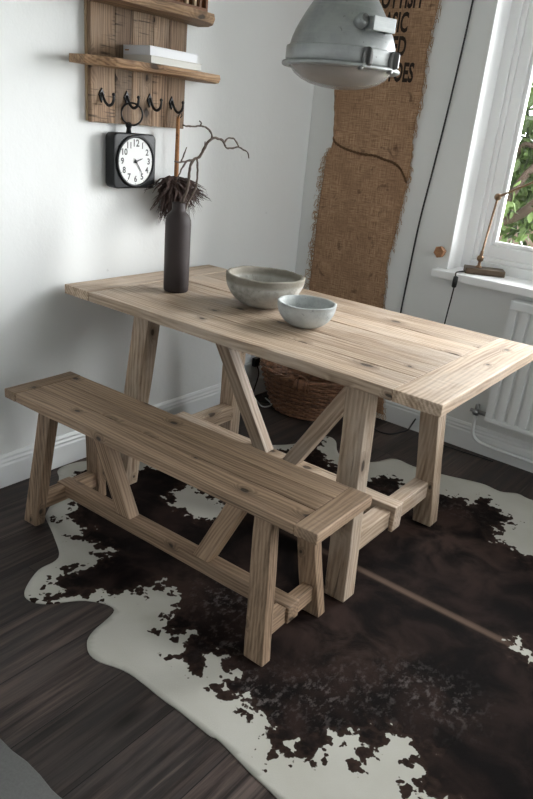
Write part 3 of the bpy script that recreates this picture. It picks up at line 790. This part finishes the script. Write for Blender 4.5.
# ------------------------------------------------------------------ burlap sack
bp = empty('burlap_sack', (.36, 0, .0))
tag(bp, 'brown jute potato sack with printed lettering hanging on the window wall', 'sack')
LE = [(2.3, .118), (1.934, .105), (1.6, .128), (1.45, .150), (1.345, .160), (1.29, .150), (1.25, .128), (1.1, .120), (.92, .112), (.75, .116), (.6, .114), (.4, .12), (.2, .13), (.03, .14)]
RE = [(2.3, .635), (1.925, .612), (1.75, .592), (1.557, .598), (1.40, .585), (1.30, .598), (1.195, .597), (1.05, .585), (.9, .57), (.8, .552), (.6, .567), (.4, .60), (.2, .64), (.09, .665), (.03, .675)]
def itp(T, z):
    T = sorted(T); return float(np.interp(z, [q[0] for q in T], [q[1] for q in T]))
def edge_l(z): return itp(LE, z) + .003 * mnoise.noise(Vector((z * 30, 2, 0)))
def edge_r(z): return itp(RE, z) + .005 * mnoise.noise(Vector((z * 28, 7, 0))) + .003 * mnoise.noise(Vector((z * 70, 7, 0)))
def depth(x, z):
    d = .012 + .006 * mnoise.noise(Vector((x * 4, z * 2.2, 0))) + .003 * mnoise.noise(Vector((x * 11, z * 6, 3)))
    if z < .35: d += (.35 - z) ** 2 * .12
    return d
bm = bmesh.new(); rows = []; NZ, NX = 190, 44
for j in range(NZ + 1):
    z = .03 + (2.3 - .03) * j / NZ; l, r = edge_l(z), edge_r(z); row = []
    for i in range(NX + 1):
        x = l + (r - l) * i / NX; row.append(bm.verts.new((x - .36, -depth(x, z), z)))
    rows.append(row)
for a, b in zip(rows, rows[1:]):
    for i in range(NX): bm.faces.new((a[i], a[i + 1], b[i + 1], b[i]))
cl = MB().bm(bm, None, True).build('cloth', M['burlap'], bp)
so = cl.modifiers.new('thickness', 'SOLIDIFY'); so.thickness = .0025; so.offset = 0
m = MB(); random.seed(11)
for side in (0, 1):
    for k in range(330 if side == 0 else 300):
        z = random.uniform(.05, 1.30) if side == 0 else random.uniform(.03, 2.2)
        x = edge_l(z) if side == 0 else edge_r(z); s = -1 if side == 0 else 1
        big = random.random() ** 2
        ln = (.008 + .028 * big) if side == 0 else (.004 + .016 * big)
        dp = depth(x, z)
        pts = [(x - .36 - s * .004, -dp, z), (x - .36 + s * ln * .5, -dp - random.uniform(0, .004), z + random.uniform(-.004, .008)), (x - .36 + s * ln, -dp - random.uniform(-.004, .004), z + random.uniform(-.022, .006)), (x - .36 + s * ln * random.uniform(.7, 1.15), -dp + random.uniform(-.003, .003), z + random.uniform(-.034, -.004))]
        m.tube(spline(pts, 3), random.uniform(.0007, .0013), 4, caps=False)
for k in range(150):
    x = random.uniform(.15, .67); z = .035; dp = depth(x, z)
    m.tube(spline([(x - .36, -dp, z + .01), (x - .36 + random.uniform(-.01, .015), -dp - .003, z - .012), (x - .36 + random.uniform(-.01, .025), -dp - random.uniform(0, .01), .004)], 3), .001, 4, caps=False)
tag(m.build('fringe', M['fringe'], cl), kind='stuff')
# stitched rope seam
sx_ = [(.158, 1.345), (.17, 1.325), (.21, 1.306), (.27, 1.292), (.33, 1.284), (.40, 1.283), (.455, 1.272), (.51, 1.262), (.55, 1.240), (.575, 1.21), (.594, 1.185)]
q = [Vector((x - .36, -depth(x, z) - .005, z)) for x, z in [(float(v.x), float(v.z)) for v in spline([(x, 0, z) for x, z in sx_], 10)]]
m = MB()
for ph in (0, PI):
    m.tube([p + Vector((0, -.002 * math.cos(i * .9 + ph), .0025 * math.sin(i * .9 + ph))) for i, p in enumerate(q)], .0040, 6)
m.build('seam_cord', M['cord'], cl)
q = [Vector((edge_l(z) - .36 + .004, -depth(.15, z) - .004, z)) for z in np.linspace(1.34, 1.62, 40)]
MB().tube(q, [.006 + .0015 * mnoise.noise(Vector((0, 0, i * .7))) for i in range(40)], 8).build('side_hem', M['burlap'], cl)
for txt, z, wd, cx in (('SCOTTISH', 1.932, .270, .392), ('BASIC', 1.838, .150, .403), ('SEED', 1.744, .130, .420), ('POTATOES', 1.640, .285, .399)):
    bm = text_mesh(txt, .107, bold=.0035)
    xs = [v.co.x for v in bm.verts]; k = wd / (max(xs) - min(xs)); c = (max(xs) + min(xs)) / 2
    bmesh.ops.triangulate(bm, faces=bm.faces[:])
    bmesh.ops.subdivide_edges(bm, edges=[e for e in bm.edges if e.calc_length() > .02], cuts=2, use_grid_fill=False)
    for v in bm.verts:
        x = cx + (v.co.x - c) * k; zz = z + v.co.y
        v.co = Vector((x - .36, -depth(x, zz) - .0022, zz))
    MB().bm(bm).build('lettering', M['ink'], cl)

# ------------------------------------------------------------------ pendant lamp
PX, PY = .903, -1.153
pl = empty('pendant_lamp', (PX, PY, 1.546))
tag(pl, 'large grey metal industrial pendant lamp with glass lens hanging above the table', 'lamp')
dome = [(.158, .050), (.157, .056), (.152, .075), (.144, .095), (.134, .115), (.121, .138), (.107, .160), (.092, .182), (.078, .203), (.066, .222), (.058, .240), (.055, .258), (.055, .30), (.050, .306), (0, .306)]
inner = [(0, .300), (.05, .298), (.05, .26), (.06, .225), (.086, .182), (.115, .138), (.138, .095), (.151, .058), (.151, .05)]
MB().lathe(dome + inner, n=64, closed=True).build('dome', M['metal'], pl, autosmooth=50)
MB().lathe([(.160, .052), (.166, .050), (.167, .046), (.167, .014), (.164, .010), (.156, .010), (.156, .052)], n=64, closed=True).build('band', M['metal'], pl, autosmooth=50)
MB().lathe([(.155, .0098), (.174, .0098), (.177, .007), (.177, .001), (.174, -.002), (.155, -.002)], n=64, closed=True).build('rim', M['metal'], pl, autosmooth=50)
MB().lathe([(.1545, .006), (.150, -.006), (.138, -.020), (.118, -.033), (.09, -.044), (.055, -.051), (.02, -.054), (0, -.054), ], n=64).build('lens', M['lens'], pl)
for ang, big in ((-32, 1), (2, 1), (178, 1), (90, 0)):
    a = math.radians(ang); d = Vector((math.cos(a), math.sin(a), 0)); e = Vector((-d.y, d.x, 0)); Z = Vector((0, 0, 1))
    lt = MB()
    prof = [(-.015, .004), (.015, .004), (.017, .030), (.012, .048), (0, .053), (-.012, .048), (-.017, .030)]
    lt.prism([d * .1675 + e * u + Z * v for u, v in prof], [d * .176 + e * u * .9 + Z * v for u, v in prof], bev=.002)
    lt.prism([d * .176 + e * u * .7 + Z * v for u, v in prof[1:5] + [(0, .004)]], [d * .190 + e * u * .5 + Z * (v * .8 + .006) for u, v in prof[1:5] + [(0, .004)]], bev=.002)
    lt.box((-.0, 0, 0), (.001, .001, .001), bev=0) if False else None
    lt.tube([d * .170 + e * -.02 - Z * .003, d * .184 + e * -.02 - Z * .003], .006, 8)
    lt.build('latch', M['darkmetal'] if ang != 178 else M['metal'], pl)
# side bracket on the dome: round boss and bent strap
a = math.radians(-22); d = Vector((math.cos(a), math.sin(a), 0)); e = Vector((-d.y, d.x, 0)); Z = Vector((0, 0, 1))
bk = MB()
bk.lathe([(0, -.01), (.019, -.01), (.019, .022), (.015, .028), (0, .028)], M=Matrix.Translation(d * .126 - e * .040 + Z * .110) @ Vector((0, 0, 1)).rotation_difference(d + Z * .45).to_matrix().to_4x4(), n=20)
P0 = d * .124 + Z * .106
def strap(u0, u1, o0, o1, z0, z1):
    bk.prism([P0 + e * u0 + d * o0 + Z * z0, P0 + e * u1 + d * o0 + Z * z0, P0 + e * u1 + d * o0 + Z * z1, P0 + e * u0 + d * o0 + Z * z1], [P0 + e * u0 + d * o1 + Z * z0, P0 + e * u1 + d * o1 + Z * z0, P0 + e * u1 + d * o1 + Z * z1, P0 + e * u0 + d * o1 + Z * z1], bev=.0015)
strap(-.030, -.024, 0, .055, -.014, .022); strap(.040, .046, -.02, .055, -.014, .022); strap(-.030, .046, .050, .056, -.014, .022); strap(-.045, -.024, .006, .016, -.008, .014)
bk.build('bracket', M['metal'], pl)
MB().lathe([(0, 0), (.011, 0), (.011, .004), (0, .005)], M=Matrix.Translation(d * .126 - e * .040 + Z * .110 + (d + Z * .45).normalized() * .027) @ Vector((0, 0, 1)).rotation_difference(d + Z * .45).to_matrix().to_4x4(), n=16).build('screw', M['darkmetal'], pl)
m = MB(); m.tube([(0, 0, .304), (0, 0, .33), (0, 0, .34)], [.03, .026, .010], 20); m.build('cap', M['darkmetal'], pl)
m = MB(); m.tube([(0, 0, .338), (0, 0, ZC - 1.546 - .02)], .0035, 8); m.build('cable', M['cable'], pl)
m = MB(); m.lathe([(0, ZC - 1.546), (.05, ZC - 1.546), (.045, ZC - 1.546 - .025), (0, ZC - 1.546 - .028)], n=24); m.build('ceiling_rose', M['metal'], pl)

# ------------------------------------------------------------------ cables, peg, desk lamp
cord = spline([(.775, -.007, 2.46), (.765, -.007, 2.15), (.760, -.007, 1.924), (.748, -.007, 1.70), (.731, -.007, 1.471), (.710, -.007, 1.24), (.689, -.007, 1.027), (.678, -.007, .8), (.670, -.007, .584), (.672, -.014, .45), (.655, -.058, .30), (.645, -.075, .15), (.65, -.09, .03), (.69, -.15, .006), (.745, -.185, .006), (.80, -.168, .006), (.825, -.11, .006), (.838, -.05, .006), (.845, -.032, .03), (.86, -.026, .07)], 8)
tag(MB().tube(cord, .0042, 8).build('power_cable', M['cable']), 'thin black cable running down the wall beside the burlap sack to the floor', 'cable')
pg = MB()
hexa = lambda r, y: [(r * math.cos(math.radians(60 * k + 15)), y, r * math.sin(math.radians(60 * k + 15))) for k in range(6)]
pg.prism(hexa(.019, -.001), hexa(.029, -.038), (Vector((0, 1, 0)), Vector((1, 0, 0)), Vector((0, 0, 1))), .0015)
pg.prism(hexa(.029, -.038), hexa(.025, -.046), (Vector((0, 1, 0)), Vector((1, 0, 0)), Vector((0, 0, 1))), .001)
pk = pg.build('wall_peg', M['peg']); pk.location = (.828, 0, .905)
tag(pk, 'faceted brown wooden peg on the wall left of the window sill', 'peg')

SZ = WZ0 + .0062
dk = empty('desk_lamp', (1.020, .075, SZ), math.radians(29))
tag(dk, 'aged brass jointed desk lamp with block base on the window sill', 'lamp')
MB().box((-.094, -.043, 0), (.084, .043, .027), 'x', .003).build('base', M['bronze'], dk)
inv = Matrix.Rotation(-math.radians(29), 3, 'Z')
def DL(x, y, z): return inv @ (Vector((x, y, z)) - Vector(dk.location))
J0 = DL(.990, .06, SZ + .026); J1 = DL(.990, .06, SZ + .068); J2 = DL(1.016, .05, 1.172); J3 = DL(1.30, .06, 1.335)
def ball(p, r): return [(0, -r), (r * .7, -r * .7), (r, 0), (r * .7, r * .7), (0, r)]
m = MB(); m.lathe([(0, 0), (.016, 0), (.015, .005), (.007, .010), (.006, .03), (0, .03)], J0, 16); m.build('column', M['brass'], dk)
def joint(p, r, ax):
    m = MB(); m.lathe([(0, -r), (r * .5, -r * .87), (r * .87, -r * .5), (r, 0), (r * .87, r * .5), (r * .5, r * .87), (0, r)], p, 16)
    m.tube([p - ax * r * 1.5, p + ax * r * 1.5], r * .45, 10); m.build('joint', M['brass'], dk)
AX = (inv @ Vector((.6, -.8, 0))).normalized()
joint(J1, .016, AX); joint(J2, .016, AX)
MB().tube([J1, J1.lerp(J2, .12), J1.lerp(J2, .13), J1.lerp(J2, .9), J2], [.008, .007, .0048, .0048, .006], 10).build('lower_arm', M['brass'], dk)
MB().tube([J2, J2.lerp(J3, .08), J2.lerp(J3, .09), J3], [.007, .006, .0045, .0045], 10).build('upper_arm', M['brass'], dk)
T = Matrix.Translation(J3) @ Vector((0, 0, -1)).rotation_difference(DL(1.34, .0, 1.24) - J3).to_matrix().to_4x4()
MB().lathe([(0, .012), (.02, .010), (.024, -.01), (.03, -.03), (.062, -.085), (.060, -.085), (.026, -.028), (0, -.015)], M=T, n=32).build('shade', M['brass'], dk)
cp = spline([DL(.956, .035, SZ + .010), DL(.945, .0, SZ + .006), DL(.938, -.045, SZ + .006), DL(.938, -.064, SZ + .002), DL(.941, -.068, .815), DL(.944, -.067, .79), DL(.938, -.060, .72), DL(.925, -.048, .60), DL(.915, -.045, .40), DL(.91, -.05, .2), DL(.92, -.06, .0055), DL(1.02, -.08, .0055), DL(1.3, -.06, .0055)], 8)
lc = MB().tube(cp, .0032, 8).build('lamp_cord', M['cable'], dk)
sw = MB(); c0, c1 = DL(.9445, -.0695, .818), DL(.942, -.0675, .766)
sw.tube([c0, c0.lerp(c1, .06), c0.lerp(c1, .5), c0.lerp(c1, .94), c1], [.006, .0105, .0115, .0105, .006], 10); sw.build('inline_switch', M['cable'], lc)

# ------------------------------------------------------------------ radiator
rd = empty('radiator', (0, 0, 0)); tag(rd, 'white ribbed panel radiator on the wall under the window', 'radiator')
RX0, RX1, RZ0, RZ1, RY = 1.222, 2.22, .195, .765, -.085
m = MB(); prof = []; x = RX0
pitch = .0525; nfl = int((RX1 - RX0) / pitch); pitch = (RX1 - RX0) / nfl
for k in range(nfl):
    x0 = RX0 + k * pitch
    prof += [(x0, RY), (x0 + pitch * .62, RY), (x0 + pitch * .70, RY + .012), (x0 + pitch * .92, RY + .012)]
prof.append((RX1, RY)); back = [(RX1, RY + .03), (RX0, RY + .03)]
m.prism([(a, b, RZ0 + .012) for a, b in prof + back], [(a, b, RZ1 - .03) for a, b in prof + back], bev=0)
m.box((RX0, RY - .001, RZ0), (RX1, RY + .03, RZ0 + .022), 'x', .004)
m.build('panel', M['radiator'], rd)
MB().box((RX0 - .002, RY - .006, RZ1 - .036), (RX1 + .002, -.006, RZ1 + .004), 'x', .004).build('top_grille', M['radiator'], rd)
MB().box((RX0 + .003, -.05, RZ0 + .03), (RX1 - .003, -.008, RZ1 - .04), 'x', .004).build('rear_panel', M['radiator'], rd)
m = MB(); m.tube([(RX0 + .02, -.062, .222), (1.168, -.062, .222)], .011, 12); m.tube([(1.170, -.062, .205), (1.170, -.062, .258)], [.013, .010], 12)
m.tube([(1.170, -.062, .222), (1.140, -.062, .222)], .009, 10); m.tube([(1.170, -.062, .222), (1.170, -.088, .222)], .012, 12)
vm = m
m = MB(); m.tube(spline([(1.170, -.062, .206), (1.170, -.062, .14), (1.176, -.060, .105), (1.20, -.054, .078), (1.25, -.048, .066), (1.4, -.042, .060), (1.8, -.04, .058), (2.3, -.04, .056)], 8), .0085, 12)
vm.build('valve', M['chrome'], m.build('pipe', M['radiator'], rd))

# ------------------------------------------------------------------ wall socket behind the basket
ws = empty('wall_socket', (0, -.37, .17)); tag(ws, 'white socket block with black plug on left wall behind basket', 'socket')
MB().box((.0005, -.075, -.075), (.035, .085, .085), 'z', .006).build('socket_box', M['plastic'], ws)
MB().box((.035, .01, .02), (.060, .055, .068), 'z', .006).build('plug', M['iron'], ws)
MB().box((.035, -.062, -.055), (.048, .0, .045), 'z', .004).build('adapter', M['plastic'], ws)
m = MB(); m.tube(spline([(.056, .03, .03), (.07, .035, -.02), (.075, .0, -.1), (.085, -.03, -.152), (.11, .02, -.163), (.15, .06, -.1635), (.12, .11, -.1635), (.07, .10, -.1635), (.045, .12, -.16)], 8), .0035, 8); m.build('plug_cord', M['cable'], ws)
m = MB(); m.tube(spline([(.046, -.03, -.05), (.06, -.02, -.1), (.10, .0, -.155), (.16, -.02, -.164), (.17, .04, -.164), (.11, .06, -.15)], 8), .0035, 8); m.build('white_cord', M['plastic'], ws)

# ------------------------------------------------------------------ wicker basket
bs = empty('wicker_basket', (.345, -.258, 0), math.radians(19)); tag(bs, 'oval brown wicker basket on the floor behind the table', 'basket')
random.seed(5)
A0, B0, A1, B1, HB = .165, .110, .262, .165, .215
def ov(u, a, k=1.0):      # point on the flaring oval wall at height fraction u
    A_ = A0 + (A1 - A0) * u ** .75; B_ = B0 + (B1 - B0) * u ** .75
    lip = .030 * math.cos(a) ** 4 * u ** 3
    return Vector((A_ * k * math.cos(a), B_ * k * math.sin(a), .004 + HB * u + lip))
NS = 40
wv_ = MB()
rows = 19
for j in range(rows):
    u = (j + .5) / rows; pts = []
    for i in range(NS * 3):
        a = 2 * PI * i / (NS * 3); off = 1 + (.030 + .012 * random.random()) * math.cos(a * NS / 2 + PI * j)
        p = ov(u, a, off); p.z += random.uniform(-.0015, .0015); pts.append(p)
    wv_.tube(pts, .0060 + random.uniform(-.0006, .0008), 6, closed=True)
tag(wv_.build('weave', M['wicker'], bs), kind='stuff')
sk = MB()
for i in range(NS):
    a = 2 * PI * (i + .5) / NS; sk.tube([ov(u, a) for u in np.linspace(0, 1, 8)], .0035, 6)
tag(sk.build('stakes', M['wicker'], bs), kind='stuff')
lin = MB()
lin.lathe([(1, u) for u in np.linspace(0, 1, 12)], n=64, wob=lambda q, a: ov(min(1, max(0, q.z)), a, .985))
so = lin.build('inner_weave', M['wicker'], bs).modifiers.new('t', 'SOLIDIFY'); so.thickness = .003
rim = MB()
for ph in range(3):
    rim.tube([ov(1, 2 * PI * i / 120) + Vector((.007 * math.cos(i * .55 + ph * 2.1) * math.cos(2 * PI * i / 120), .007 * math.cos(i * .55 + ph * 2.1) * math.sin(2 * PI * i / 120), .006 * math.sin(i * .55 + ph * 2.1) + .004)) for i in range(120)], .0062, 6, closed=True)
rim.build('rim', M['wicker'], bs)
bt = MB(); bt.lathe([(0, 0), (1, 0), (1, .008), (0, .008)], M=Matrix.Diagonal((A0, B0, 1, 1)) @ Matrix.Translation((0, 0, 0.001)), n=40); bt.build('bottom', M['wicker'], bs)
for sy in (-1, 1):      # bound handle wrap on each long side
    hd = MB()
    for k in range(9):
        a = -PI / 2 * -sy + (k - 4) * .026; c = ov(.93, a); nrm = Vector((math.cos(a), math.sin(a) * 1.4, 0)).normalized()
        hd.tube([c + nrm * .019 * math.cos(t) + Vector((0, 0, .030 * math.sin(t))) for t in np.linspace(0, 2 * PI, 18)[:-1]], .0042, 6, closed=True)
    for k in (-1, 1):
        hd.tube(spline([ov(.75, PI / 2 * sy + k * .16, 1.04), ov(.93, PI / 2 * sy + k * .12, 1.07) + Vector((0, 0, .02)), ov(1, PI / 2 * sy + k * .03, 1.04) + Vector((0, 0, .032)), ov(1, PI / 2 * sy - k * .05, .98) + Vector((0, 0, .02))], 5), .005, 6)
    hd.build('handle', M['wicker'], bs)

# ------------------------------------------------------------------ garden outside the window
MB().box((-6, .35, -.5), (12, 14, -.3), bev=0).build('garden_lawn', M['grass'])['kind'] = 'structure'
pw = empty('garden_house', (-.9, 4.6, -.3)); tag(pw, 'pink rendered house wall seen behind the tree outside the window', 'house')
MB().box((-3.2, 0, 0), (1.6, .3, 1.55), bev=.01).build('wall', M['pinkwall'], pw)
MB().box((-3.3, -.05, 1.55), (1.7, .4, 1.66), bev=.01).build('coping', M['trim'], pw)
tr = empty('garden_tree', (1.25, 1.6, -.3)); tag(tr, 'green leafy tree with forked brown branches outside the window', 'tree')
def TL(x, y, z): return Vector((x, y, z)) - Vector(tr.location)
m = MB()
limbs = [([(1.25, 1.6, -.3), (1.15, 1.6, .2), (.95, 1.55, .55), (.60, 1.5, .66)], .06, .04),
         ([(.30, 1.45, .84), (.52, 1.5, .93), (.64, 1.5, .99), (.74, 1.5, 1.09), (.95, 1.5, 1.28), (1.3, 1.6, 1.6), (1.7, 1.7, 2.2)], .034, .026),
         ([(.38, 1.4, .95), (.50, 1.45, 1.0), (.56, 1.5, 1.10), (.62, 1.5, 1.22), (.68, 1.55, 1.34), (.72, 1.6, 1.6), (.70, 1.65, 2.0)], .030, .018),
         ([(.45, 1.7, 1.2), (.52, 1.6, 1.38), (.60, 1.55, 1.40), (.70, 1.5, 1.36), (.9, 1.5, 1.3)], .018, .014),
         ([(.95, 1.5, 1.28), (1.0, 1.5, 1.6), (1.1, 1.6, 2.1)], .025, .015), ([(1.2, 1.6, .2), (1.5, 1.7, 1.2), (1.6, 1.8, 2.0)], .05, .02)]
for pts, r0, r1 in limbs:
    q = spline(pts, 8); m.tube([TL(*p) for p in q], [r0 + (r1 - r0) * i / (len(q) - 1) for i in range(len(q))], 10)
m.build('branches', M['bark'], tr)
m = MB(); random.seed(21)
def leaf(p, s):
    d = Vector((random.uniform(-1, 1), random.uniform(-1, 1), random.uniform(-1.6, .2))).normalized(); w = d.orthogonal().normalized()
    w.rotate(Matrix.Rotation(random.uniform(0, 6.28), 3, d)); n = d.cross(w)
    bm = bmesh.new(); L = [bm.verts.new(p + q) for q in (Vector(), d * s * .35 + w * s * .22 + n * s * .05, d * s * .75 + w * s * .16, d * s, d * s * .75 - w * s * .16, d * s * .35 - w * s * .22 + n * s * .05)]
    bm.faces.new(L[:4]); bm.faces.new([L[0], L[3], L[4], L[5]]); m.bm(bm, None, False)
for k in range(4200):
    c = random.choice([(.55, 1.75, 1.2), (.75, 1.9, 1.6), (.4, 1.8, 1.6), (1.0, 1.8, 1.5), (.7, 2.0, 1.0), (1.4, 1.9, 1.9), (.3, 1.7, 1.1), (.35, 2.1, 1.3), (.6, 2.2, 1.7), (.2, 2.2, 1.9), (.9, 2.2, 1.2)])
    leaf(TL(c[0] + random.gauss(0, .28), c[1] + random.gauss(0, .22), c[2] + random.gauss(0, .28)), random.uniform(.05, .13))
tag(m.build('foliage', M['leaf'], tr), kind='stuff')

# ------------------------------------------------------------------ light
w = bpy.data.worlds.new('overcast_sky'); C.world = w; w.use_nodes = True; n = w.node_tree.nodes; l = w.node_tree.links
bg = n['Background']
tc = n.new('ShaderNodeTexCoord'); 
def lobe(d, lo, hi, vlo, vhi):
    dot = n.new('ShaderNodeVectorMath'); dot.operation = 'DOT_PRODUCT'
    l.new(tc.outputs['Generated'], dot.inputs[0]); dot.inputs[1].default_value = Vector(d).normalized()
    mr = n.new('ShaderNodeMapRange'); mr.interpolation_type = 'SMOOTHSTEP'; l.new(dot.outputs['Value'], mr.inputs[0])
    for i, q in enumerate((lo, hi, vlo, vhi)): mr.inputs[i + 1].default_value = q
    return mr.outputs[0]
ad = n.new('ShaderNodeMath'); ad.operation = 'ADD'
l.new(lobe((.60, .76, .26), -.25, 1., .36, 4.5), ad.inputs[0]); l.new(lobe((.50, .74, .46), .72, 1., 0., 11.), ad.inputs[1])
l.new(ad.outputs[0], bg.inputs['Strength']); bg.inputs['Color'].default_value = (.97, .99, 1.0, 1)

C.view_settings.view_transform = 'Standard'; C.view_settings.look = 'None'
C.view_settings.exposure = 1.0; C.view_settings.gamma = 1; C.view_settings.use_curve_mapping = False

# ------------------------------------------------------------------ camera
cam = bpy.data.cameras.new('camera'); co = bpy.data.objects.new('camera', cam); COL.objects.link(co)
co.location = (2.1858, -3.0935, 1.3774); co.rotation_euler = (1.1698, -.0909, .6656)
cam.sensor_fit = 'AUTO'; cam.sensor_width = 36; cam.lens = 691.0114 / 799 * 36
cam.shift_x = -5.8001 / 799; cam.shift_y = 17.4952 / 799
cam.clip_start = .05
C.camera = co
